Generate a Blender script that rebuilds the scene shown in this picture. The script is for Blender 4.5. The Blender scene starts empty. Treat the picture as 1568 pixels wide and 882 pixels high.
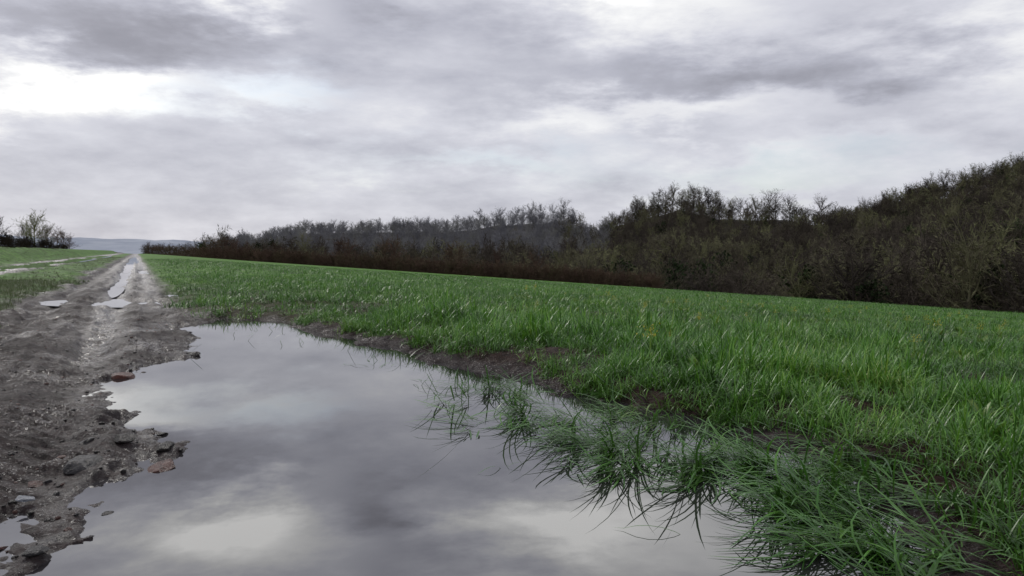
import bpy, math, random
import numpy as np
from mathutils import Vector
random.seed(7); rng=np.random.default_rng(11)
scene=bpy.context.scene
H=0.9; F=1132.0; HU=784.0; HV=385.0
SL=0.507   # track heading slope

# ---------------------------------------------------------------- helpers
def vnoise(x,y,seed=0):
    xi=np.floor(x).astype(np.int64); yi=np.floor(y).astype(np.int64)
    fx=x-xi; fy=y-yi
    fx=fx*fx*(3-2*fx); fy=fy*fy*(3-2*fy)
    def h(a,b):
        n=(a*374761393+b*668265263+seed*1442695041)&0x7fffffff
        n=((n^(n>>13))*1274126177)&0x7fffffff
        n=(n^(n>>16))&0xffff
        return n/65535.0
    a=h(xi,yi);b=h(xi+1,yi);c=h(xi,yi+1);d=h(xi+1,yi+1)
    return (a*(1-fx)+b*fx)*(1-fy)+(c*(1-fx)+d*fx)*fy-0.5
def fbm(x,y,sc,octv=4,seed=0):
    s=0;a=1.0
    for i in range(octv):
        s=s+a*vnoise(x*sc+i*17.3,y*sc-i*9.1,seed+i); sc*=2.03; a*=0.5
    return s
def sstep(a,b,x):
    t=np.clip((x-a)/(b-a),0,1); return t*t*(3-2*t)
def link(o): scene.collection.objects.link(o); return o
def mesh_np(name,V,faces_list,mat=None,smooth=False,col=None):
    me=bpy.data.meshes.new(name)
    V=np.asarray(V,dtype=np.float32)
    me.vertices.add(len(V)); me.vertices.foreach_set("co",V.ravel())
    loops=np.concatenate([f.ravel() for f in faces_list]).astype(np.int32)
    tot=np.concatenate([np.full(len(f),f.shape[1]) for f in faces_list]).astype(np.int32)
    st=np.concatenate([[0],np.cumsum(tot)[:-1]]).astype(np.int32)
    me.loops.add(len(loops)); me.loops.foreach_set("vertex_index",loops)
    me.polygons.add(len(tot)); me.polygons.foreach_set("loop_start",st); me.polygons.foreach_set("loop_total",tot)
    if smooth: me.polygons.foreach_set("use_smooth",np.ones(len(tot),dtype=bool))
    me.update(calc_edges=True)
    if col is not None:
        ca=me.color_attributes.new("col",'FLOAT_COLOR','POINT')
        ca.data.foreach_set("color",np.asarray(col,dtype=np.float32).ravel())
    if mat: me.materials.append(mat)
    return me

class NT:
    def __init__(s,nt): s.nt=nt; nt.nodes.clear()
    def n(s,t,**k):
        nd=s.nt.nodes.new(t)
        for a,b in k.items(): setattr(nd,a,b)
        return nd
    def l(s,a,b): s.nt.links.new(a,b)
    def setin(s,sock,v):
        if isinstance(v,bpy.types.NodeSocket): s.l(v,sock)
        else: sock.default_value=v
    def m(s,op,a,b=0.0,c=None,clamp=False):
        nd=s.n('ShaderNodeMath',operation=op); nd.use_clamp=clamp
        s.setin(nd.inputs[0],a); s.setin(nd.inputs[1],b)
        if c is not None: s.setin(nd.inputs[2],c)
        return nd.outputs[0]
    def noise(s,vec,scale,detail=4,rough=.5,dist=0):
        nd=s.n('ShaderNodeTexNoise'); nd.inputs['Scale'].default_value=scale; nd.inputs['Detail'].default_value=detail
        nd.inputs['Roughness'].default_value=rough; nd.inputs['Distortion'].default_value=dist
        if vec is not None: s.l(vec,nd.inputs['Vector'])
        return nd
    def mix(s,f,a,b,bt='MIX'):
        nd=s.n('ShaderNodeMix',data_type='RGBA',blend_type=bt)
        s.setin(nd.inputs[0],f); s.setin(nd.inputs[6],a); s.setin(nd.inputs[7],b)
        return nd.outputs[2]
    def ramp(s,f,stops):
        nd=s.n('ShaderNodeValToRGB'); e=nd.color_ramp.elements
        while len(e)<len(stops): e.new(.5)
        for i,(p,c) in enumerate(stops):
            e[i].position=p; e[i].color=c if len(c)==4 else (*c,1)
        s.l(f,nd.inputs[0]); return nd.outputs[0]
def newmat(name):
    m=bpy.data.materials.new(name); m.use_nodes=True; return m,NT(m.node_tree)
def C(r,g,b): return (r,g,b,1)

# ---------------------------------------------------------------- layout
puddle=np.array([(-3.92,9.99),(-3.12,9.70),(-2.36,8.49),(-1.14,7.03),(-.43,5.82),(.03,5.36),(.33,4.63),(.6,4.2),(.98,3.82),
 (1.4,3.4),(1.42,2.87),(1.34,2.29),(1.25,1.9),(1.1,1.2),(.8,.5),(-.8,.4),(-1.2,.8),(-1.42,1.6),(-1.5,2.1),(-1.54,2.3),(-1.52,2.5),(-1.5,2.75),
 (-1.68,3.25),(-2.12,3.84),(-2.72,4.97),(-3.05,5.9),(-2.78,6.4),(-3.5,7.84),(-4.02,8.86)])
def sdpoly(x,y,P):
    d=np.full(x.shape,1e9); inside=np.zeros(x.shape,bool); n=len(P)
    for i in range(n):
        ax,ay=P[i]; bx,by=P[(i+1)%n]
        ex,ey=bx-ax,by-ay; wx,wy=x-ax,y-ay
        t=np.clip((wx*ex+wy*ey)/(ex*ex+ey*ey),0,1)
        d=np.minimum(d,(wx-ex*t)**2+(wy-ey*t)**2)
        c=((ay<=y)&(by>y))|((by<=y)&(ay>y))
        xi=ax+(y-ay)/(by-ay if by!=ay else 1e-9)*ex
        inside^= c&(x<xi)
    d=np.sqrt(d); return np.where(inside,-d,d)
pools=[(-.15,12.7,1.3,.8),(.75,14.6,.28,1.5),(-.5,18.5,.16,3.4),(-.45,27,.2,7),(.25,31,.25,4),(-.5,46,.28,13),(-.3,80,.45,24),
       (-5.3,22,1.0,7),(-5.7,38,1.15,10),(-5.3,62,1.2,17),(-5.3,100,1.3,22)]
PATH=.13
def u2az(u): return math.atan((u-HU)/F)
tu=[-200,0,130,215,320,400,470,600,700,780,860,905,940,1040,1100,1200,1285,1330,1400,1480,1568,1900]
tv=[378,378,378,374,362,350,333,335,333,322,313,338,313,286,300,303,318,306,280,260,235,185]
tr=[900,900,900,800,740,700,680,650,640,620,600,560,520,500,480,465,460,450,440,430,420,400]
te=[400,400,380,300,210,175,160,140,125,118,110,106,104,96,92,86,82,80,77,74,70,62]
taz=np.array([u2az(u) for u in tu])
tth=np.interp(tu,[215,500,900,930,1290,1340,1900],[11,12,14,15.5,14,11.5,11.5])
trz=np.array([(HV-v)/F*r*math.cos(a)+H-h_ for v,r,a,h_ in zip(tv,tr,taz,tth)])
trz[:4]=[-6,-6,-6,-4]
def terrain(x,y):
    x=np.asarray(x,float); y=np.asarray(y,float)
    q=x+SL*y; r=np.hypot(x,y); az=np.arctan2(x,y)
    near=(r<16)
    sd=np.full(x.shape,5.0)
    if near.any(): sd[near]=sdpoly(x[near],y[near],puddle)
    sdn=sd+np.where(sd<1.5,fbm(x,y,1.8,3,3)*.28+fbm(x,y,9,4,43)*.13,0)
    lump=np.zeros(x.shape); clod=np.zeros(x.shape)
    m=r<130
    if m.any():
        c_=fbm(x[m],y[m],8,5,5); clod[m]=np.maximum(c_,-.15)*.05*(.35+1.2*np.clip(fbm(x[m],y[m],1.3,2,90)+.35,0,1))
        lump[m]=fbm(x[m],y[m],2.2,3,21)*.035+fbm(q[m]*6,y[m]*.6,1.0,3,61)*.045
        qq=q[m]+.12*fbm(x[m],y[m],.2,2,8)
        lug=np.where(np.sin(y[m]*38+q[m]*25)>0,.012,-.005)*sstep(14,6,y[m])
        lump[m]-=np.exp(-((qq+.42)/.18)**2)*(.055+lug)+np.exp(-((qq+1.45)/.2)**2)*(.07+lug)
        lump[m]+=np.exp(-((qq+1.0)/.2)**2)*.03+np.exp(-((qq+.1)/.1)**2)*.02
    lump=lump+clod
    field=sstep(.35,.9,q)*sstep(8,12,y)+sstep(.0,.2,sd)*(q>1.2)*(y<12)
    field=np.clip(field,0,1)
    z=.045+lump
    z=z+.05*field
    z=z-.063*np.logaddexp(0,(q-4.2)/.8)*.8
    prof=np.clip(sdn*.22,-.09,.09)
    w=np.exp(-np.maximum(sdn,0)/.18)
    z=np.where(sd<3,z*(1-w)+w*(prof+clod*.5),z)
    z=np.where(sdn<0,prof+np.where(sdn>-.12,clod*.8,0),z)
    for (pq,py,rq,ry) in pools:
        mm=(np.abs(q-pq)<rq*1.8)&(np.abs(y-py)<ry*1.8)
        if mm.any():
            e=np.sqrt(((q[mm]-pq)/rq)**2+((y[mm]-py)/ry)**2)+fbm(q[mm]/rq,y[mm]/ry*2.2,1.1,4,int(py))*.9
            z[mm]=z[mm]+np.where(e<1.05,-(1.05-e)*.16,0)
    bank=sstep(-6.9,-10.5,q)
    bank=np.where(y<3,bank*sstep(-4,3,y),bank)
    z=z+bank*1.1+.004*np.clip(-q-10,0,300)
    z=z+.07*sstep(-1.9,-2.5,q)*sstep(-4.5,-4.0,q)+PATH*sstep(-3.8,-4.5,q)
    Re=np.interp(az,taz,te); Rr=np.interp(az,taz,tr); Zr=np.interp(az,taz,trz)
    Re=Re+fbm(x,y,.02,2,4)*6
    back=sstep(math.radians(110),math.radians(70),np.abs(az))
    Zr=Zr*back
    zv=np.minimum(z,4)-7*sstep(0,55,r-Re)*sstep(u2az(150),u2az(330),az)
    t=np.clip((r-Re-35)/np.maximum(Rr-Re-35,10),0,1); t=t**1.15*(1-.12*np.sin(t*math.pi))
    hill=zv*(1-t)+(Zr+fbm(x,y,.012,3,9)*4)*t+fbm(x,y,.03,2,19)*4*np.sin(t*math.pi)
    hill=np.where(r>Rr,hill-(r-Rr)*.03*sstep(0,200,r-Rr)-2*sstep(0,25,r-Rr),hill)
    z=np.where(r>Re,hill,z)
    z=np.where(r>1500,np.maximum(z,-25),z)
    return z,q,r,az,sdn,field,Re,Rr

# ---------------------------------------------------------------- materials
gm,T=newmat("ground_material")
out=T.n('ShaderNodeOutputMaterial'); bs=T.n('ShaderNodeBsdfPrincipled')
at=T.n('ShaderNodeVertexColor',layer_name="col"); sp=T.n('ShaderNodeSeparateColor'); T.l(at.outputs[0],sp.inputs[0])
geo=T.n('ShaderNodeNewGeometry'); pos=geo.outputs['Position']
n1=T.noise(pos,1.3,5,.6); n2=T.noise(pos,18,6,.72); n3=T.noise(pos,80,4,.65); n5=T.noise(pos,.9,7,.75)
mud=T.ramp(n2.outputs[0],[(.36,(.010,.0075,.0075)),(.5,(.026,.019,.019)),(.64,(.055,.042,.041))])
mud=T.mix(T.m('MULTIPLY',T.ramp(n1.outputs[0],[(.42,(0,0,0)),(.62,(1,1,1))]),.35),mud,C(.045,.029,.025))
soil=T.ramp(n2.outputs[0],[(.35,(.012,.008,.006)),(.65,(.05,.027,.020))])
grassg=T.ramp(n5.outputs[0],[(.33,(.035,.085,.012)),(.5,(.07,.165,.022)),(.67,(.14,.28,.045))])
leaf=T.ramp(n1.outputs[0],[(.35,(.018,.015,.012)),(.65,(.045,.038,.028))])
c1=T.mix(sp.outputs[0],mud,soil)
c2=T.mix(sp.outputs[2],c1,grassg)
c3=T.mix(sp.outputs[1],c2,leaf)
T.l(c3,bs.inputs['Base Color'])
dry=T.m('SUBTRACT',1.0,T.m('MAXIMUM',T.m('MAXIMUM',T.m('MULTIPLY',sp.outputs[0],.8),sp.outputs[2]),sp.outputs[1]),clamp=True)
sm=T.ramp(T.m('ADD',n3.outputs[0],T.m('MULTIPLY',T.m('SUBTRACT',n1.outputs[0],.5),.6)),[(.55,(0,0,0)),(.60,(1,1,1))])
wetm=T.m('MULTIPLY',T.m('MAXIMUM',T.m('MULTIPLY',sm,.85),T.m('MULTIPLY',T.m('SUBTRACT',1.0,at.outputs[1]),T.ramp(n2.outputs[0],[(.44,(1,1,1)),(.60,(.15,.15,.15))]))),dry,clamp=True)
T.l(T.m('SUBTRACT',.66,T.m('MULTIPLY',wetm,.50)),bs.inputs['Roughness'])
T.l(T.m('ADD',T.m('ADD',.04,T.m('MULTIPLY',dry,.06)),T.m('MULTIPLY',wetm,.55)),bs.inputs['Specular IOR Level'])
b1=T.n('ShaderNodeBump'); b1.inputs['Distance'].default_value=.04; b1.inputs['Strength'].default_value=.75; T.l(n2.outputs[0],b1.inputs['Height'])
b2=T.n('ShaderNodeBump'); b2.inputs['Distance'].default_value=.010; b2.inputs['Strength'].default_value=.7; T.l(n3.outputs[0],b2.inputs['Height']); T.l(b1.outputs[0],b2.inputs['Normal'])
T.l(b2.outputs[0],bs.inputs['Normal']); T.l(bs.outputs[0],out.inputs[0])

wm,T=newmat("puddle_water"); out=T.n('ShaderNodeOutputMaterial'); bs=T.n('ShaderNodeBsdfPrincipled')
bs.inputs['Base Color'].default_value=C(.028,.026,.028); bs.inputs['Roughness'].default_value=.01; bs.inputs['IOR'].default_value=3.0
geo=T.n('ShaderNodeNewGeometry'); nn=T.noise(geo.outputs['Position'],5,2,.5)
b=T.n('ShaderNodeBump'); b.inputs['Distance'].default_value=.002; b.inputs['Strength'].default_value=.06; T.l(nn.outputs[0],b.inputs['Height']); T.l(b.outputs[0],bs.inputs['Normal'])
T.l(bs.outputs[0],out.inputs[0])

def grassmat(name,stops,rough=.38,trans=.2,patch=.9):
    m,T=newmat(name); out=T.n('ShaderNodeOutputMaterial'); bs=T.n('ShaderNodeBsdfPrincipled')
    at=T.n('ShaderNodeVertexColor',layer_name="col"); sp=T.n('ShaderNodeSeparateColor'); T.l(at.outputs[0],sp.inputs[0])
    oi=T.n('ShaderNodeObjectInfo')
    geo=T.n('ShaderNodeNewGeometry'); pn=T.noise(geo.outputs['Position'],.7,3,.65)
    f=T.m('ADD',T.m('MULTIPLY',sp.outputs[0],.55),T.m('MULTIPLY',oi.outputs['Random'],.25))
    f=T.m('ADD',f,T.m('MULTIPLY',T.m('SUBTRACT',pn.outputs[0],.45),patch))
    c=T.ramp(f,stops)
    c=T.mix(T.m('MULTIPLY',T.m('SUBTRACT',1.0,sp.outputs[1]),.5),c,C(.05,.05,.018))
    T.l(c,bs.inputs['Base Color']); bs.inputs['Roughness'].default_value=rough
    tr=T.n('ShaderNodeBsdfTranslucent'); T.l(c,tr.inputs[0])
    mx=T.n('ShaderNodeMixShader'); mx.inputs[0].default_value=trans
    T.l(bs.outputs[0],mx.inputs[1]); T.l(tr.outputs[0],mx.inputs[2]); T.l(mx.outputs[0],out.inputs[0])
    return m
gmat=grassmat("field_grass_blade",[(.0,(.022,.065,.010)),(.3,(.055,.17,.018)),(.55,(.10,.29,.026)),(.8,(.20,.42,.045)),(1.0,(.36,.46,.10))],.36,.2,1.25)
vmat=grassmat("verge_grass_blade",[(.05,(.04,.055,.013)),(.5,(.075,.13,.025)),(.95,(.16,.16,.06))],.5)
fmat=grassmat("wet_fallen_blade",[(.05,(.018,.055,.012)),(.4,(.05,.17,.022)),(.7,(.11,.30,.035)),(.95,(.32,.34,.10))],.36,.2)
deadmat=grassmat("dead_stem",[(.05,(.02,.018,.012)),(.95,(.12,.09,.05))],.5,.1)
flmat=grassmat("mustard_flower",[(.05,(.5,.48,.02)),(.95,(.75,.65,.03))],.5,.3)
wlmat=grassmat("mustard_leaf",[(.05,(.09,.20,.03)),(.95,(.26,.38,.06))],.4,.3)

def treemat(name,cols):
    m,T=newmat(name); out=T.n('ShaderNodeOutputMaterial'); bs=T.n('ShaderNodeBsdfDiffuse')
    oi=T.n('ShaderNodeObjectInfo'); n=len(cols); col=T.ramp(oi.outputs['Random'],[(k/(n-1),c) for k,c in enumerate(cols)])
    T.l(col,bs.inputs['Color']); T.l(bs.outputs[0],out.inputs[0]); return m
tm_near=treemat("wood_bark_near",[(.055,.047,.042),(.10,.085,.065),(.075,.064,.055),(.14,.13,.085),(.20,.205,.105)])
tm_far=treemat("wood_bark_haze_tint",[(.16,.16,.175),(.20,.20,.21),(.23,.23,.21)])  # distance haze painted into the bark colour: paler and bluer than near trees
tm_hedge=treemat("hedge_bark",[(.08,.052,.042),(.12,.08,.06),(.095,.08,.05)])
tm_ever=treemat("evergreen_leaf",[(.02,.03,.015),(.035,.05,.022),(.045,.06,.03)])

# ---------------------------------------------------------------- ground sheet
azs=np.concatenate([np.linspace(-180,-50,45,endpoint=False),np.linspace(-50,50,700,endpoint=False),np.linspace(50,180,46)])[:-1]
azs=np.radians(azs)
rs=np.concatenate([np.geomspace(.3,1.6,40,endpoint=False),np.geomspace(1.6,14,480,endpoint=False),np.geomspace(14,40,120,endpoint=False),np.geomspace(40,7000,230)])
A,R=np.meshgrid(azs,rs); X=(R*np.sin(A)).ravel(); Y=(R*np.cos(A)).ravel()
Z,q,r,az,sdn,field,Re,Rr=terrain(X,Y)
na=len(azs); nr=len(rs)
i=np.arange(nr-1)[:,None]; j=np.arange(na)[None,:]; j2=(j+1)%na
Fq=np.stack([i*na+j,i*na+j2,(i+1)*na+j2,(i+1)*na+j],-1).reshape(-1,4)
cen=len(X); V=np.column_stack([X,Y,Z]); V=np.vstack([V,[0,0,-.09]])
Ft=np.column_stack([np.full(na,cen),(np.arange(na)+1)%na,np.arange(na)])
wood=sstep(0,6,r-Re)*(az>u2az(150))
verge=sstep(-1.75,-2.3,q+fbm(X,Y,.8,3,31)*.7)*sstep(-4.5,-3.9,q+fbm(X,Y,.8,3,33)*.6)
verge=np.maximum(verge,sstep(-6.5,-7.4,q+fbm(X,Y,.8,3,35)*.6))
fl=np.maximum(field,0)
grs=np.maximum(fl*sstep(7,26,r),verge*.9)
streak=np.exp(-((q+.42+.15*fbm(X,Y,.4,3,8))/.20)**2)*sstep(4,8,Y)*1.2+.6*np.exp(-((q-.25+.2*fbm(X,Y,.4,3,9))/.2)**2)*sstep(9,14,Y)
streak=np.clip(streak+.55*sstep(12,35,Y)*sstep(1.2,.4,np.abs(q+.4))+.6*sstep(-4.3,-4.7,q)*sstep(-6.9,-6.3,q),0,1)
streak=np.maximum(streak,np.exp(-np.abs(sdn)/.10)*.7*(q<1.2))
col=np.column_stack([fl,wood,grs,1-streak]); col=np.vstack([col,[0,0,0,1]])
me=mesh_np("ground",V,[Fq[:, ::-1],Ft[:, ::-1]],gm,True,col)
link(bpy.data.objects.new("ground",me))

def water(name,pts,z=0.0):
    V=[(x,y,z) for x,y in pts]; me=bpy.data.meshes.new(name); me.from_pydata(V,[],[tuple(range(len(V)))]); me.update()
    me.materials.append(wm)
    if me.polygons[0].normal.z<0: me.flip_normals()
    return link(bpy.data.objects.new(name,me))
def offs(P,d):
    n=len(P); o=[]
    for k in range(n):
        a=P[k-1]; b=P[(k+1)%n]; t=b-a; t=t/np.linalg.norm(t); nrm=np.array([-t[1],t[0]])
        o.append(P[k]+nrm*d)
    return o
area=sum(puddle[k-1][0]*puddle[k][1]-puddle[k][0]*puddle[k-1][1] for k in range(len(puddle)))
water("puddle",offs(puddle,.2 if area<0 else -.2))
for k_,(pq,py,rq,ry) in enumerate(pools):
    pts=[]
    for k in range(28):
        a=k/28*2*math.pi; yy=py+ry*1.3*math.sin(a); qq=pq+rq*1.3*math.cos(a)
        pts.append((qq-SL*yy,yy))
    water("puddle",pts,(.014 if pq>-3 else .016+PATH)+.0011*k_)

# ---------------------------------------------------------------- blades
def blades(P,head,L,th0,curve,width,rnd,segs=4,floor=None,bend=None):
    n=len(P); V=np.zeros((n,segs*2+1,3)); t=np.linspace(0,1,segs+1)
    p=P.copy(); head=np.array(head,float)
    cols=np.zeros((n,segs*2+1,4)); cols[...,3]=1
    for s in range(segs+1):
        hx=np.sin(head); hy=np.cos(head); px,py=hy,-hx
        w=width*(1-.15*s/segs) if s<segs-1 else width*.6
        if s==0: w=width*.6
        if s<segs:
            V[:,2*s]=p-np.column_stack([px,py,np.zeros(n)])*(w/2)[:,None]
            V[:,2*s+1]=p+np.column_stack([px,py,np.zeros(n)])*(w/2)[:,None]
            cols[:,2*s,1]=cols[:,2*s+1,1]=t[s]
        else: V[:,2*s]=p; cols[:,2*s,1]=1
        th=th0+curve*(s+.5)/segs
        st=L/segs
        p=p+np.column_stack([hx*np.sin(th)*st,hy*np.sin(th)*st,np.cos(th)*st])
        if floor is not None: p[:,2]=np.maximum(p[:,2],floor)
        if bend is not None: head=head+bend/segs
    cols[...,0]=np.asarray(rnd)[:,None]
    k=segs*2+1; base=(np.arange(n)*k)[:,None]
    fs=[]
    for s in range(segs-1):
        fs.append(base+np.array([[2*s,2*s+1,2*s+3,2*s+2]]))
    ft=base+np.array([[2*segs-2,2*segs-1,2*segs]])
    return V.reshape(-1,3),[np.concatenate(fs),ft],cols.reshape(-1,4)
def tuft(name,n,rad,hmin,hmax,w,mat,lean=.35,segs=4):
    a=rng.uniform(0,2*np.pi,n); rr=rad*np.sqrt(rng.uniform(0,1,n))
    P=np.column_stack([rr*np.cos(a),rr*np.sin(a),np.full(n,-.02)])
    L=hmin+(hmax-hmin)*rng.uniform(0,1,n)**1.4
    V,Fs,c=blades(P,rng.uniform(0,2*np.pi,n),L,np.abs(rng.normal(0,lean,n)),rng.uniform(.1,2.6,n),
                  rng.uniform(.6,1.25,n)*w,rng.uniform(0,1,n),segs)
    return bpy.data.objects.new(name,mesh_np(name,V,Fs,mat,False,c))
def coll(name,objs):
    c=bpy.data.collections.new(name)
    for o in objs: c.objects.link(o)
    return c
def scatter(name,P,rot,scl,collection):
    n=len(P); me=bpy.data.meshes.new(name); me.vertices.add(n); me.vertices.foreach_set("co",np.asarray(P,dtype=np.float32).ravel())
    a=me.attributes.new("rot",'FLOAT_VECTOR','POINT'); rv=np.zeros((n,3),np.float32); rv[:,2]=rot
    a.data.foreach_set("vector",rv.ravel())
    a=me.attributes.new("scl",'FLOAT_VECTOR','POINT'); a.data.foreach_set("vector",np.asarray(scl,dtype=np.float32).ravel())
    o=link(bpy.data.objects.new(name,me))
    ng=bpy.data.node_groups.new(name+"_nodes",'GeometryNodeTree')
    ng.interface.new_socket("Geometry",in_out='INPUT',socket_type='NodeSocketGeometry')
    ng.interface.new_socket("Geometry",in_out='OUTPUT',socket_type='NodeSocketGeometry')
    N=ng.nodes; gi=N.new('NodeGroupInput'); go=N.new('NodeGroupOutput')
    ip=N.new('GeometryNodeInstanceOnPoints'); ci=N.new('GeometryNodeCollectionInfo')
    ci.inputs['Collection'].default_value=collection; ci.inputs['Separate Children'].default_value=True; ci.inputs['Reset Children'].default_value=True
    ip.inputs['Pick Instance'].default_value=True
    def na_(nm):
        x=N.new('GeometryNodeInputNamedAttribute'); x.data_type='FLOAT_VECTOR'; x.inputs[0].default_value=nm; return x.outputs[0]
    L=ng.links.new
    L(gi.outputs[0],ip.inputs['Points']); L(ci.outputs[0],ip.inputs['Instance'])
    e2r=N.new('FunctionNodeEulerToRotation'); L(na_("rot"),e2r.inputs[0]); L(e2r.outputs[0],ip.inputs['Rotation'])
    L(na_("scl"),ip.inputs['Scale'])
    rv_=N.new('FunctionNodeRandomValue'); rv_.data_type='INT'; rv_.inputs[4].default_value=0; rv_.inputs[5].default_value=len(collection.objects)-1
    L(rv_.outputs[2],ip.inputs['Instance Index'])
    L(ip.outputs[0],go.inputs[0])
    md=o.modifiers.new("scatter",'NODES'); md.node_group=ng
    return o

near_c=coll("tufts_near",[tuft("tuft_n%d"%k,30,.085,.05,.205,.0065,gmat,.55) for k in range(9)])
mid_c=coll("tufts_mid",[tuft("tuft_m%d"%k,46,.17,.04,.165,.0085,gmat,.55,segs=3) for k in range(6)])
far_c=coll("tufts_far",[tuft("tuft_f%d"%k,80,.5,.05,.15,.018,gmat,.6,segs=2) for k in range(5)])
verge_c=coll("tufts_verge",[tuft("tuft_v%d"%k,40,.13,.04,.16,.006,vmat,.6,3) for k in range(6)])
verge_f=coll("tufts_vergefar",[tuft("tuft_w%d"%k,50,.4,.04,.13,.022,vmat,.5,2) for k in range(4)])
def sample(n,r0,r1,a0=-34,a1=44):
    a=np.radians(rng.uniform(a0,a1,n)); rr=np.sqrt(rng.uniform(r0*r0,r1*r1,n))
    return rr*np.sin(a),rr*np.cos(a)
def grass_pts(n,r0,r1):
    x,y=sample(n,r0,r1); z,q,r,az,sdn,field,Re,Rr=terrain(x,y)
    g=fbm(x,y,.9,3,77); g2=fbm(x,y,2.6,3,78)
    edge=np.where(y<12,sdn,q-.75)
    keep=(field>.3)&(edge>-.03+np.maximum(g,-.1)*.35)&(r<Re+2)&(z>-30)
    keep&=~((edge<.9)&(g2>.34))
    keep|=(x>1.45)&(y<3.3)&(sdn>.08)&(y>.8)
    keep&=rng.uniform(0,1,len(x))<(.74+g2*1.4)
    x,y,z,g,edge,g2=x[keep],y[keep],z[keep],g[keep],edge[keep],g2[keep]
    s=rng.uniform(.6,1.3,len(x))*(1+g*.8+g2*.85)*np.clip(.65+edge*.3,.6,1.05)
    return np.column_stack([x,y,z]),rng.uniform(0,6.28,len(x)),np.column_stack([s,s,s])
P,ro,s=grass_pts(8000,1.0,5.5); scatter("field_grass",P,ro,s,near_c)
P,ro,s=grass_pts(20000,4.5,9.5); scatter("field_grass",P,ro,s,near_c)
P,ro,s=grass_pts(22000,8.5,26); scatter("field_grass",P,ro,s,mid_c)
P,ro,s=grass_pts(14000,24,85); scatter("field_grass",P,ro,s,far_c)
def verge_pts(n,r0,r1,a0=-46,a1=-10):
    x,y=sample(n,r0,r1,a0,a1); z,q,r,az,sdn,field,Re,Rr=terrain(x,y)
    v=sstep(-1.75,-2.3,q+fbm(x,y,.8,3,31)*.7)*sstep(-4.5,-3.9,q+fbm(x,y,.8,3,33)*.6)
    v=np.maximum(v,sstep(-6.5,-7.4,q+fbm(x,y,.8,3,35)*.6))
    k=rng.uniform(0,1,n)<v*.95; x,y,z=x[k],y[k],z[k]; s=rng.uniform(.5,1.4,len(x))*np.clip(1.25-r[k]/60,.6,1.1)
    return np.column_stack([x,y,z]),rng.uniform(0,6.28,len(x)),np.column_stack([s,s,s])
P,ro,s=verge_pts(14000,5,24); scatter("verge_grass",P,ro,s,verge_c)
P,ro,s=verge_pts(9000,22,120,-40,-22); scatter("verge_grass",P,ro,s,verge_f)

mats=[(-.18,4.72,.14,7),(-.05,4.5,.18,7),(.1,4.1,.16,7),(.3,3.9,.16,10),(.45,3.6,.16,12),(.5,3.3,.16,12),(.62,3.02,.14,13),(.85,3.2,.16,12),
      (1.0,2.98,.18,13),(1.2,3.05,.2,12),(1.1,2.7,.18,13),(1.05,2.5,.15,10),(1.2,2.3,.18,13),(1.35,2.65,.22,14),(1.12,2.1,.12,8),(1.45,2.35,.22,13),(1.5,3.1,.22,12),(.45,4.3,.18,5),(.75,3.8,.18,5),(1.3,2.05,.15,10)]
Ps=[];hd=[];LL=[];TH=[];BD=[];RN=[];WD=[]
for (x0,y0,s0,nb) in mats:
    for b_ in range(nb):
        n=int(rng.integers(8,22)); bx=x0+rng.normal(0,s0); by=y0+rng.normal(0,s0*.9)
        h0=rng.normal(math.radians(240),.9); bd=rng.normal(0,.5); l0=rng.uniform(.16,.36)
        Ps.append(np.column_stack([bx+rng.normal(0,.025,n),by+rng.normal(0,.025,n),rng.uniform(0,.03,n)]))
        hd.append(rng.normal(h0,.38,n)); LL.append(l0*rng.uniform(.5,1.2,n)); TH.append(np.clip(rng.normal(1.22,.35,n),.1,1.57)); BD.append(rng.normal(bd,.7,n))
        RN.append(np.clip(rng.normal(rng.uniform(.2,.95),.2,n),0,1)); WD.append(rng.uniform(.0045,.010,n))
P=np.vstack(Ps);n=len(P); cc=np.concatenate
V,Fs,c=blades(P,cc(hd),cc(LL),cc(TH),rng.uniform(.2,1.0,n),cc(WD),cc(RN),6,.004,cc(BD))
link(bpy.data.objects.new("fallen_grass",mesh_np("fallen_grass",V,Fs,fmat,False,c)))
Ps=[]
for (x0,y0,s0,n0) in [(-1.05,5.9,.12,12),(-.95,6.2,.2,8),(-.6,5.1,.12,7),(-1.5,6.8,.15,8),(-2.1,7.4,.25,8),(-.3,4.9,.2,10),(-.1,5.1,.15,9),(-.22,4.1,.12,7),(.15,3.5,.1,7),(-.04,3.05,.02,2),(.42,2.95,.1,7),(.85,2.4,.12,10),(-2.7,8.3,.3,8),(-3,6.6,.2,5),(-2.9,8.7,.3,7),(-.15,4.6,.2,15)]:
    Ps.append(np.column_stack([x0+rng.normal(0,s0,n0),y0+rng.normal(0,s0,n0),np.full(n0,-.01)]))
P=np.vstack(Ps); n=len(P)
V,Fs,c=blades(P,rng.uniform(0,6.28,n),rng.uniform(.08,.26,n),rng.uniform(.5,1.5,n),rng.uniform(.2,1.6,n),rng.uniform(.003,.007,n),rng.uniform(0,.5,n),6,.004,rng.normal(0,.8,n))
link(bpy.data.objects.new("reed_stems",mesh_np("reed_stems",V,Fs,fmat,False,c)))
n=2600; x=rng.uniform(-3,4,n*4); y=rng.uniform(1.2,9,n*4); z,q,r,az,sdn,field,Re,Rr=terrain(x,y)
k=(sdn>-.02)&(sdn<.5)&(q>1.3); P=np.column_stack([x[k],y[k],z[k]+.006]); n=len(P)
V,Fs,c=blades(P,rng.uniform(0,6.28,n),rng.uniform(.04,.16,n),rng.uniform(1.2,1.6,n),rng.uniform(-.1,.2,n),rng.uniform(.002,.005,n),rng.uniform(0,1,n),3)
link(bpy.data.objects.new("dead_grass_litter",mesh_np("dead_grass_litter",V,Fs,deadmat,False,c)))

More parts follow.
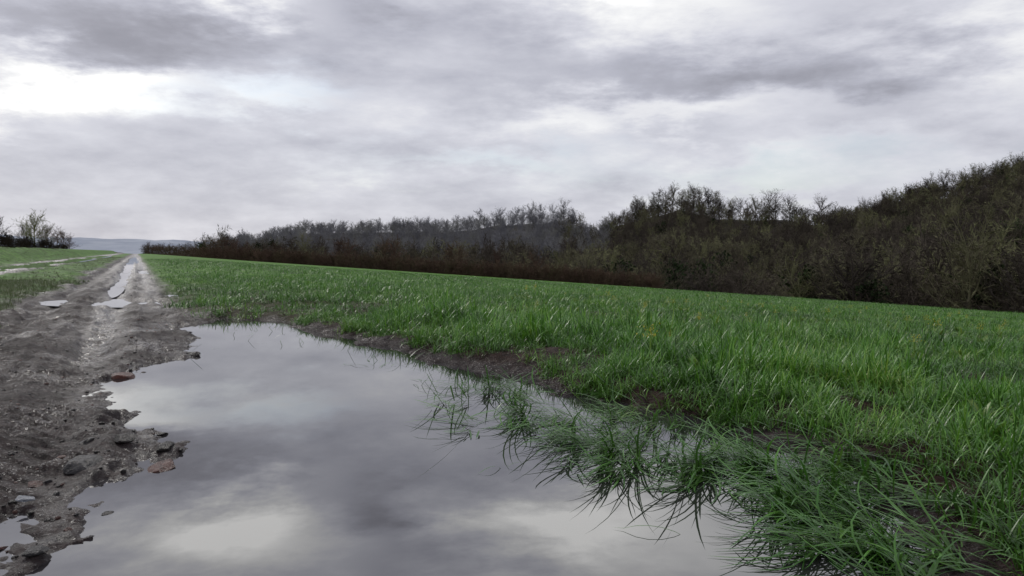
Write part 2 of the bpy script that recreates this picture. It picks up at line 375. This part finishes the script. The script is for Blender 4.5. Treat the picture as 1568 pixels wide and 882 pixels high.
def mustard(name,flower):
    n=9; a=rng.uniform(0,6.28,n)
    V,Fs,c=blades(np.zeros((n,3)),a,rng.uniform(.12,.24,n),rng.uniform(.3,.9,n),rng.uniform(.3,1.0,n),rng.uniform(.03,.05,n),rng.uniform(0,1,n),4)
    me=mesh_np(name,V,Fs,wlmat,False,c)
    if flower:
        nf=60; P=np.column_stack([rng.normal(0,.035,nf),rng.normal(0,.035,nf),rng.uniform(.24,.34,nf)])
        V2,F2,c2=blades(P,rng.uniform(0,6.28,nf),rng.uniform(.014,.024,nf),rng.uniform(.4,1.6,nf),rng.uniform(0,.5,nf),np.full(nf,.015),rng.uniform(0,1,nf),2)
        V3,F3,c3=blades(np.zeros((4,3)),rng.uniform(0,6.28,4),np.full(4,.29),np.full(4,.05),np.full(4,.15),np.full(4,.007),rng.uniform(0,1,4),3)
        o1=len(V);o2=o1+len(V2)
        me=mesh_np(name,np.vstack([V,V2,V3]),Fs+[f+o1 for f in F2]+[f+o2 for f in F3],wlmat,False,np.vstack([c,c2,c3]))
        me.materials.append(flmat)
        nF=sum(len(f) for f in Fs); n2=sum(len(f) for f in F2)
        mi=np.zeros(len(me.polygons),np.int32); mi[nF:nF+n2]=1; me.polygons.foreach_set("material_index",mi)
    return bpy.data.objects.new(name,me)
mc=coll("mustard",[mustard("mustard_a",True)]+[mustard("mustard_%d"%k,False) for k in range(8)])
x,y=sample(620,3.5,26,0,40); z,q,r,az,sdn,field,Re,Rr=terrain(x,y); k=(field>.6)&(sdn>.7)
x,y,z=x[k],y[k],z[k]; s=rng.uniform(.5,1.0,len(x))
scatter("mustard_plants",np.column_stack([x,y,z]),rng.uniform(0,6.28,len(x)),np.column_stack([s,s,s]),mc)

# ---------------------------------------------------------------- trees
def tree_mesh(name,seed,h,spread,mat,nl=10,low=.28,twig=.05,leaf=None,nt=3,m1=6,m2=5,jit=.85,hup=.35):
    R_=random.Random(seed); V=[];Fq=[];tw=[]
    def seg(a,b,ra,rb):
        d=(b-a)
        if d.length<1e-6: return
        d.normalize(); u=d.orthogonal().normalized(); v=d.cross(u); o=len(V)
        for p,rr in((a,ra),(b,rb)):
            for k in range(3):
                an=k*math.pi*2/3; V.append(tuple(p+(u*math.cos(an)+v*math.sin(an))*rr))
        for k in range(3): Fq.append((o+k,o+(k+1)%3,o+3+(k+1)%3,o+3+k))
    tips=[]
    def rv(s): return Vector((R_.uniform(-s,s),R_.uniform(-s,s),R_.uniform(-s,s)))
    UP=Vector((0,0,1))
    def branch(p,d,L,rad,dep):
        n={1:4,2:3,3:1}[dep]; pts=[p]; dd=d.copy()
        for k in range(n):
            dd=(dd+rv(.24)+UP*.08).normalized(); pts.append(pts[-1]+dd*L/n)
        for k in range(n): seg(pts[k],pts[k+1],rad*(1-.75*k/n),rad*(1-.75*(k+1)/n))
        if dep==3:
            for k in range(nt+R_.randint(0,1)):
                t=R_.uniform(.1,1); q_=pts[0].lerp(pts[-1],t); w=(dd+rv(.85)+UP*.05).normalized(); l=R_.uniform(.5,1.1)*spread/5
                sd=w.orthogonal().normalized()*twig/2
                tw.append((q_-sd,q_+sd,q_+w*l)); tips.append(q_+w*l*.6)
            return
        m={1:m1,2:m2}[dep]
        for k in range(m):
            t=(k+R_.uniform(.3,1))/m; idx=min(int(t*n),n-1); q_=pts[idx].lerp(pts[idx+1],t*n-idx)
            w=(dd*.8+rv(jit)+UP*.06).normalized(); branch(q_,w,L*R_.uniform(.42,.60),rad*.42,dep+1)
    tp=[Vector((0,0,-1.0))]; lean=rv(.06)
    for k in range(5): tp.append(tp[-1]+Vector((lean.x+R_.uniform(-.05,.05),lean.y+R_.uniform(-.05,.05),1)).normalized()*(h*.66+1)/5)
    r0=h*.024
    for k in range(5): seg(tp[k],tp[k+1],r0*(1-.16*k),r0*(1-.16*(k+1)))
    for k in range(nl):
        t=low+(1-low)*(k+R_.random()*.8)/nl; t=min(t,.99)
        z_=t*5; idx=int(z_); p=tp[idx].lerp(tp[idx+1],z_-idx); a=k*2.4+R_.uniform(-.5,.5)
        tt=(t-low)/(1-low)
        up=hup+1.5*tt*tt; w=Vector((math.cos(a),math.sin(a),up)).normalized()
        prof=.72+.3*math.sin(math.pi*(.15+.6*tt))
        branch(p,w,spread*prof*R_.uniform(.78,1.05)*(.85 if tt>.8 else 1),r0*.42,1)
    Vn=list(V); Ft=[]
    for a,b,c in tw: o=len(Vn); Vn+= [tuple(a),tuple(b),tuple(c)]; Ft.append((o,o+1,o+2))
    nb=len(Fq)+len(Ft)
    fl=[np.array(Fq),np.array(Ft)]
    if leaf:
        L4=[]
        for p in tips:
            if R_.random()<leaf:
                for _ in range(2):
                    c_=p+rv(.5); a=rv(.32); b=a.orthogonal().normalized()*.28; o=len(Vn)
                    Vn+=[tuple(c_-a),tuple(c_+b),tuple(c_+a),tuple(c_-b)]; L4.append((o,o+1,o+2,o+3))
        fl.append(np.array(L4))
    me=mesh_np(name,np.array(Vn),fl,mat)
    if leaf:
        me.materials.append(tm_ever); mi=np.zeros(len(me.polygons),np.int32); mi[nb:]=1; me.polygons.foreach_set("material_index",mi)
    return me
def to(name,*a,**k): return bpy.data.objects.new(name,tree_mesh(name,*a,**k))
wood_c=coll("wood_trees",[to("wt%d"%k,100+k,random.uniform(12,15),random.uniform(4.2,5.4),tm_near,nl=random.randint(9,12),low=.30,twig=.13,m1=5,m2=4,nt=4) for k in range(12)]+
            [to("wt_ivy",150,11,3.4,tm_near,nl=9,twig=.08,leaf=.35,m1=5,m2=4)])
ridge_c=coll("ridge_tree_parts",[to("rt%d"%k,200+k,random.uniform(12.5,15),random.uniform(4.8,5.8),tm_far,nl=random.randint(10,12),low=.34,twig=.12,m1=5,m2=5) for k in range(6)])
sil_c=coll("skyline_tree_parts",[to("st%d"%k,250+k,random.uniform(12.5,15.5),random.uniform(5,6.4),tm_near,nl=random.randint(11,14),low=.32,twig=.09,m1=6,m2=6,nt=3) for k in range(8)])
shrub_c=coll("hedge_shrubs",[to("sh%d"%k,300+k,2.6,1.5,tm_hedge,nl=10,low=.12,twig=.05,m1=4,m2=4) for k in range(5)])
bush_c=coll("hedge_tree_parts",[to("bt%d"%k,330+k,6.5,3.0,tm_hedge,nl=12,low=.15,twig=.06,m1=5,m2=5) for k in range(4)])

def woods(name,n,amin,amax,c,f0=0.0,f1=1.0,smin=.6,smax=.95,off=32):
    a=rng.uniform(u2az(amin),u2az(amax),n)
    Rr=np.interp(a,taz,tr); Re=np.interp(a,taz,te)
    lo=Re+(Rr-Re)*f0+off; hi=Re+(Rr-Re)*f1
    r=(rng.uniform(lo**1.7,hi**1.7))**(1/1.7); x=r*np.sin(a); y=r*np.cos(a); z=terrain(x,y)[0]
    s=rng.uniform(smin,smax,n)*(1+.4*fbm(x,y,.03,2,55)); sz=s*rng.uniform(.85,1.2,n)
    return scatter(name,np.column_stack([x,y,z-.3]),rng.uniform(0,6.28,n),np.column_stack([s,s,sz]),c)
woods("woodland",1000,860,1290,wood_c,0,1.0,.55,.9)
woods("woodland",2100,1270,1850,wood_c,0,1.03,.55,1.0)
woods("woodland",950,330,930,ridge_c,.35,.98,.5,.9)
woods("woodland",300,300,930,wood_c,0,.4)
us=[];sc=[]
def row(u0,u1,step,s0,s1):
    u=u0
    while u<u1: us.append(u); sc.append(random.uniform(s0,s1)); u+=step*random.uniform(.3,1.7)
def place_row(name,c):
    a=np.array([u2az(u) for u in us]); r=np.interp(a,taz,tr)*rng.uniform(.965,1.0,len(a)); x=r*np.sin(a); y=r*np.cos(a); z=terrain(x,y)[0]
    s=np.array(sc); scatter(name,np.column_stack([x,y,z-.3]),rng.uniform(0,6.28,len(a)),np.column_stack([s,s,s]),c); us.clear(); sc.clear()
row(225,380,6,.5,.8); row(380,700,8,.55,1.0);row(700,800,9,.8,1.2); row(800,882,11,1.0,1.4); row(888,915,12,.5,.7)
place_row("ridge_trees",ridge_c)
row(928,975,10,.7,1.0); row(975,1100,10,.95,1.5); row(1100,1285,14,.75,1.35); row(1285,1900,8,.6,1.1)
place_row("ridge_trees",sil_c)
us_=np.linspace(222,1010,480)
a=np.array([u2az(u) for u in us_]); r=np.interp(a,taz,te)+rng.uniform(0,3,len(a)); x=r*np.sin(a);y=r*np.cos(a); z=terrain(x,y)[0]
s=rng.uniform(.8,1.15,len(a))*np.interp(us_,[222,320,1010],[1.2,1.1,.75])
scatter("hedgerow",np.column_stack([x,y,z-.2]),rng.uniform(0,6.28,len(a)),np.column_stack([s,s,s]),shrub_c)
us_=np.array([228,245,330,345,362,380,422,520,535,590,605,690,705,760,820]); a=np.array([u2az(u) for u in us_]); r=np.interp(a,taz,te)+6
x=r*np.sin(a);y=r*np.cos(a);z=terrain(x,y)[0]; s=np.array([.7,.6,1.0,.95,.9,.75,.8,1.0,.95,1.05,1.0,.95,.9,.8,.75])
scatter("hedgerow_trees",np.column_stack([x,y,z-.3]),rng.uniform(0,6.28,len(a)),np.column_stack([s*1.1,s*1.1,s]),bush_c)

def put(name,me,x,y,s,rz=0):
    z=float(terrain(np.array([x]),np.array([y]))[0][0]); o=link(bpy.data.objects.new(name,me)); o.location=(x,y,z-.2); o.scale=(s,s,s*.85); o.rotation_euler=(0,0,rz); return o
rm=list(sil_c.objects); bm_=list(bush_c.objects)
put("bare_tree",rm[0].data,(55-784)/F*200,200,.80)
put("bare_tree",rm[1].data,(38-784)/F*205,205,.6,2)
put("bare_tree",rm[2].data,(72-784)/F*198,198,.62,1)
put("bare_tree",rm[3].data,(-6-784)/F*160,160,.62,3)
for k,(u,Yd,s) in enumerate([(88,190,1.0),(97,185,.9),(108,200,.7)]): put("hawthorn_bush",bm_[k%4].data,(u-784)/F*Yd,Yd,s,k)
dark=treemat("cut_hedge_bark",[(.02,.016,.013),(.035,.028,.022),(.04,.032,.025)])
dh=coll("cut_hedge_parts",[to("dh%d"%k,400+k,.95,.6,dark,nl=9,low=.1,twig=.05,m1=4,m2=4) for k in range(4)])
yy=np.concatenate([rng.uniform(42,112,150)]); qq=-10.6+rng.normal(0,.25,len(yy)); x=qq-SL*yy; z=terrain(x,yy)[0]; s=rng.uniform(.4,.85,len(yy))*(1+fbm(yy,yy*0,.3,2,3)*.8)
scatter("low_cut_hedge",np.column_stack([x,yy,z-.1]),rng.uniform(0,6.28,len(yy)),np.column_stack([s,s,s]),dh)

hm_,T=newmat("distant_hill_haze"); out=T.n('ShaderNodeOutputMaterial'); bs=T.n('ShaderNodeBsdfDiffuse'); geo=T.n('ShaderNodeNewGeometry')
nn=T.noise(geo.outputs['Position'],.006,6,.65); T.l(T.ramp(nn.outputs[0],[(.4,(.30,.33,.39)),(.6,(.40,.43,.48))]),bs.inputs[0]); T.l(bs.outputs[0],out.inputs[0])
xs=np.linspace(-2600,-300,160); prof=np.interp(xs,[-2600,-1900,-1500,-1300,-1000,-300],[78,60,52,44,24,-5])+fbm(xs,xs*0,.01,3,5)*8
V=[];Fh=[]
for k,(x,zt) in enumerate(zip(xs,prof)):
    V+=[(x,2200,-30),(x,2600,zt*.7),(x,2900,zt),(x,3400,-30)]
for k in range(len(xs)-1):
    for m_ in range(3): o=k*4+m_; Fh.append((o,o+1,o+5,o+4))
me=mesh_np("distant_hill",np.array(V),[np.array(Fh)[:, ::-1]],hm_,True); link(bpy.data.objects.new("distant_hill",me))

# ---------------------------------------------------------------- stones
def stonemat(name,a,b):
    m,T=newmat(name); out=T.n('ShaderNodeOutputMaterial'); bs=T.n('ShaderNodeBsdfPrincipled'); tc=T.n('ShaderNodeTexCoord')
    nn=T.noise(tc.outputs['Object'],5,8,.7); T.l(T.ramp(nn.outputs[0],[(.38,a),(.62,b)]),bs.inputs['Base Color'])
    bs.inputs['Roughness'].default_value=.42; bs.inputs['Specular IOR Level'].default_value=.4
    bp=T.n('ShaderNodeBump'); bp.inputs['Distance'].default_value=.08; T.l(nn.outputs[0],bp.inputs['Height']); T.l(bp.outputs[0],bs.inputs['Normal'])
    T.l(bs.outputs[0],out.inputs[0]); return m
sm_red=stonemat("brick_fragment",(.07,.028,.022),(.20,.08,.06)); sm_grey=stonemat("grey_stone",(.03,.028,.028),(.10,.095,.095)); sm_dark=stonemat("dark_stone",(.012,.010,.010),(.05,.04,.036)); sm_white=stonemat("pale_chip",(.35,.38,.44),(.55,.58,.63))
import bmesh
def stone_mesh(name,seed,mat,flat=.4,sub=3):
    bm=bmesh.new(); bmesh.ops.create_icosphere(bm,subdivisions=sub,radius=.5); R_=random.Random(seed)
    planes=[(Vector((R_.gauss(0,1),R_.gauss(0,1),R_.gauss(0,.7))).normalized(),R_.uniform(.24,.42)) for _ in range(10)]
    for v in bm.verts:
        for nrm,d in planes:
            k=v.co.dot(nrm)
            if k>d: v.co-=nrm*(k-d)
        v.co.z*=flat; v.co+=Vector((R_.gauss(0,.01),R_.gauss(0,.01),R_.gauss(0,.006)))
    me=bpy.data.meshes.new(name); bm.to_mesh(me); bm.free(); me.materials.append(mat); return me
st=[(-1.47,3.05,.15,sm_red,"brick_fragment"),(-1.75,2.98,.18,sm_grey,"stone"),(-1.74,3.28,.12,sm_dark,"stone"),(-1.55,3.27,.10,sm_dark,"stone"),(-2.78,5.25,.21,sm_red,"brick_fragment"),
 (-1.4,2.5,.06,sm_dark,"stone"),(-1.40,2.13,.08,sm_grey,"stone"),(-1.84,2.82,.08,sm_red,"brick_fragment"),(-1.55,2.2,.05,sm_red,"stone"),(-1.95,3.35,.08,sm_grey,"stone"),(-1.9,3.1,.06,sm_red,"stone"),
 (-1.72,3.6,.07,sm_dark,"stone"),(-2.75,6.35,.13,sm_dark,"stone"),(-3.6,8.2,.12,sm_dark,"stone")]
for k,(x,y,s,m_,nm) in enumerate(st):
    z=max(float(terrain(np.array([x]),np.array([y]))[0][0]),-.01)
    o=link(bpy.data.objects.new(nm,stone_mesh(nm,500+k,m_,.36))); o.location=(x,y,z+s*.06); o.scale=(s*1.15,s*.9,s); o.rotation_euler=(random.uniform(-.15,.15),random.uniform(-.15,.15),random.uniform(0,6))
z=float(terrain(np.array([-1.70]),np.array([2.55]))[0][0])
o=link(bpy.data.objects.new("white_chip",stone_mesh("white_chip",620,sm_white,.2))); o.location=(-1.70,2.55,max(z,0)+.02); o.scale=(.075,.06,.06); o.rotation_euler=(.2,.1,.4)
gc=coll("gravel_parts",[bpy.data.objects.new("gr%d"%k,stone_mesh("gr%d"%k,700+k,[sm_dark,sm_grey,sm_dark,sm_red][k%4],.6,2)) for k in range(8)])
x=rng.uniform(-9,-.5,18000); y=rng.uniform(1.5,14,18000); z,q,r,az,sdn,field,Re,Rr=terrain(x,y)
k=(q<.6)&(q>-1.9)&(sdn>-.10)&(rng.uniform(0,1,18000)<np.clip(np.exp(-sdn/.4)+.15,0,1)); x,y,z=x[k],y[k],z[k]
s=.007+.03*rng.uniform(0,1,len(x))**3.2
scatter("gravel",np.column_stack([x,y,z]),rng.uniform(0,6.28,len(x)),np.column_stack([s,s,s]),gc)

# ---------------------------------------------------------------- sky
w=bpy.data.worlds.new("World"); scene.world=w; w.use_nodes=True; T=NT(w.node_tree)
out=T.n('ShaderNodeOutputWorld'); tc=T.n('ShaderNodeTexCoord'); g=tc.outputs['Generated']
sx=T.n('ShaderNodeSeparateXYZ'); T.l(g,sx.inputs[0]); gx,gy,gz=sx.outputs
hyp=T.m('SQRT',T.m('ADD',T.m('MULTIPLY',gx,gx),T.m('MULTIPLY',gy,gy)))
AZ=T.m('ARCTAN2',gx,gy); EL=T.m('DIVIDE',gz,T.m('MAXIMUM',hyp,.05))
den=T.m('ADD',T.m('MAXIMUM',gz,0.0),.38)
cmb=T.n('ShaderNodeCombineXYZ'); T.l(T.m('DIVIDE',gx,den),cmb.inputs[0]); T.l(T.m('DIVIDE',gy,den),cmb.inputs[1]); T.l(T.m('MULTIPLY',gz,4.0),cmb.inputs[2]); deck=cmb.outputs[0]
nA=T.noise(deck,1.5,3,.55); nB=T.noise(deck,3.2,7,.6)
sv=T.n('ShaderNodeSeparateColor'); T.l(nA.outputs['Color'],sv.inputs[0])
sv2=T.n('ShaderNodeSeparateColor'); T.l(nB.outputs['Color'],sv2.inputs[0])
AZw=T.m('ADD',AZ,T.m('ADD',T.m('MULTIPLY',T.m('SUBTRACT',sv.outputs[0],.5),.20),T.m('MULTIPLY',T.m('SUBTRACT',sv2.outputs[0],.5),.30)))
ELw=T.m('ADD',EL,T.m('ADD',T.m('MULTIPLY',T.m('SUBTRACT',sv.outputs[1],.5),.08),T.m('MULTIPLY',T.m('SUBTRACT',sv2.outputs[1],.5),.20)))
def blobs(lst):
    tot=None
    for (u,v,su,sv_,amp) in lst:
        a0=u2az(u); e0=(HV-v)/F*math.cos(a0)
        dx=T.m('MULTIPLY',T.m('SUBTRACT',AZw,a0),F/su); dy=T.m('MULTIPLY',T.m('SUBTRACT',ELw,e0),F/sv_)
        e=T.m('EXPONENT',T.m('MULTIPLY',T.m('ADD',T.m('MULTIPLY',dx,dx),T.m('MULTIPLY',dy,dy)),-1.0))
        t=T.m('MULTIPLY',e,amp); tot=t if tot is None else T.m('ADD',tot,t)
    return tot
B=blobs([(40,135,100,40,.60),(200,130,110,32,.28),(440,150,80,30,.22),(740,245,180,26,.14),(1170,268,200,32,.18),(1000,185,260,28,.24),(1060,10,130,60,.28),
 (1540,70,110,90,.32),(320,-40,120,50,.9),(860,-50,130,42,.7),(1050,-90,200,60,.3),(450,-90,200,40,.3),
 (1170,115,300,48,-.22),(760,60,200,50,-.12),(60,50,190,35,-.16),(330,50,160,40,-.13),(600,-45,95,75,-.40),(1450,160,200,40,-.08)])
base=T.m('ADD',.65,B)
base=T.m('ADD',base,T.m('MULTIPLY',T.m('SUBTRACT',nB.outputs[0],.5),.55))
ccol=T.ramp(T.m('MULTIPLY',base,.7),[(.14,(.19,.19,.225)),(.28,(.33,.33,.38)),(.38,(.48,.485,.555)),(.5,(.68,.685,.75)),(.65,(.95,.95,.955)),(.95,(1.5,1.49,1.46))])
bgc=T.n('ShaderNodeBackground'); T.l(ccol,bgc.inputs[0]); bgc.inputs[1].default_value=1.0
sky=T.n('ShaderNodeTexSky',sky_type='NISHITA'); sky.sun_disc=False; sky.sun_elevation=math.radians(35); sky.sun_rotation=math.radians(-40)
bgs=T.n('ShaderNodeBackground'); T.l(sky.outputs[0],bgs.inputs[0]); bgs.inputs[1].default_value=.10
blue=blobs([(440,140,90,30,.5),(740,250,170,22,.35),(1200,272,180,22,.4),(220,150,90,22,.3)])
mx=T.n('ShaderNodeMixShader'); T.l(T.m('ADD',blue,.04,clamp=True),mx.inputs[0]); T.l(bgc.outputs[0],mx.inputs[1]); T.l(bgs.outputs[0],mx.inputs[2]); T.l(mx.outputs[0],out.inputs[0])

sl=bpy.data.lights.new("sun",'SUN'); sl.energy=1.4; sl.angle=math.radians(14); sl.color=(1,.96,.9)
so=link(bpy.data.objects.new("sun",sl)); el=math.radians(35); azr=math.radians(-40)
d=Vector((math.sin(azr)*math.cos(el),math.cos(azr)*math.cos(el),math.sin(el))); so.rotation_euler=d.to_track_quat('Z','Y').to_euler(); so.location=(0,0,30)

cam=bpy.data.cameras.new("camera"); cam.lens=26; cam.sensor_width=36; cam.clip_end=10000; cam.clip_start=.05
co=link(bpy.data.objects.new("camera",cam)); co.location=(0,0,H); co.rotation_euler=(math.radians(90-2.83),0,0); scene.camera=co
scene.view_settings.view_transform='Standard'; scene.view_settings.look='None'; scene.view_settings.exposure=0
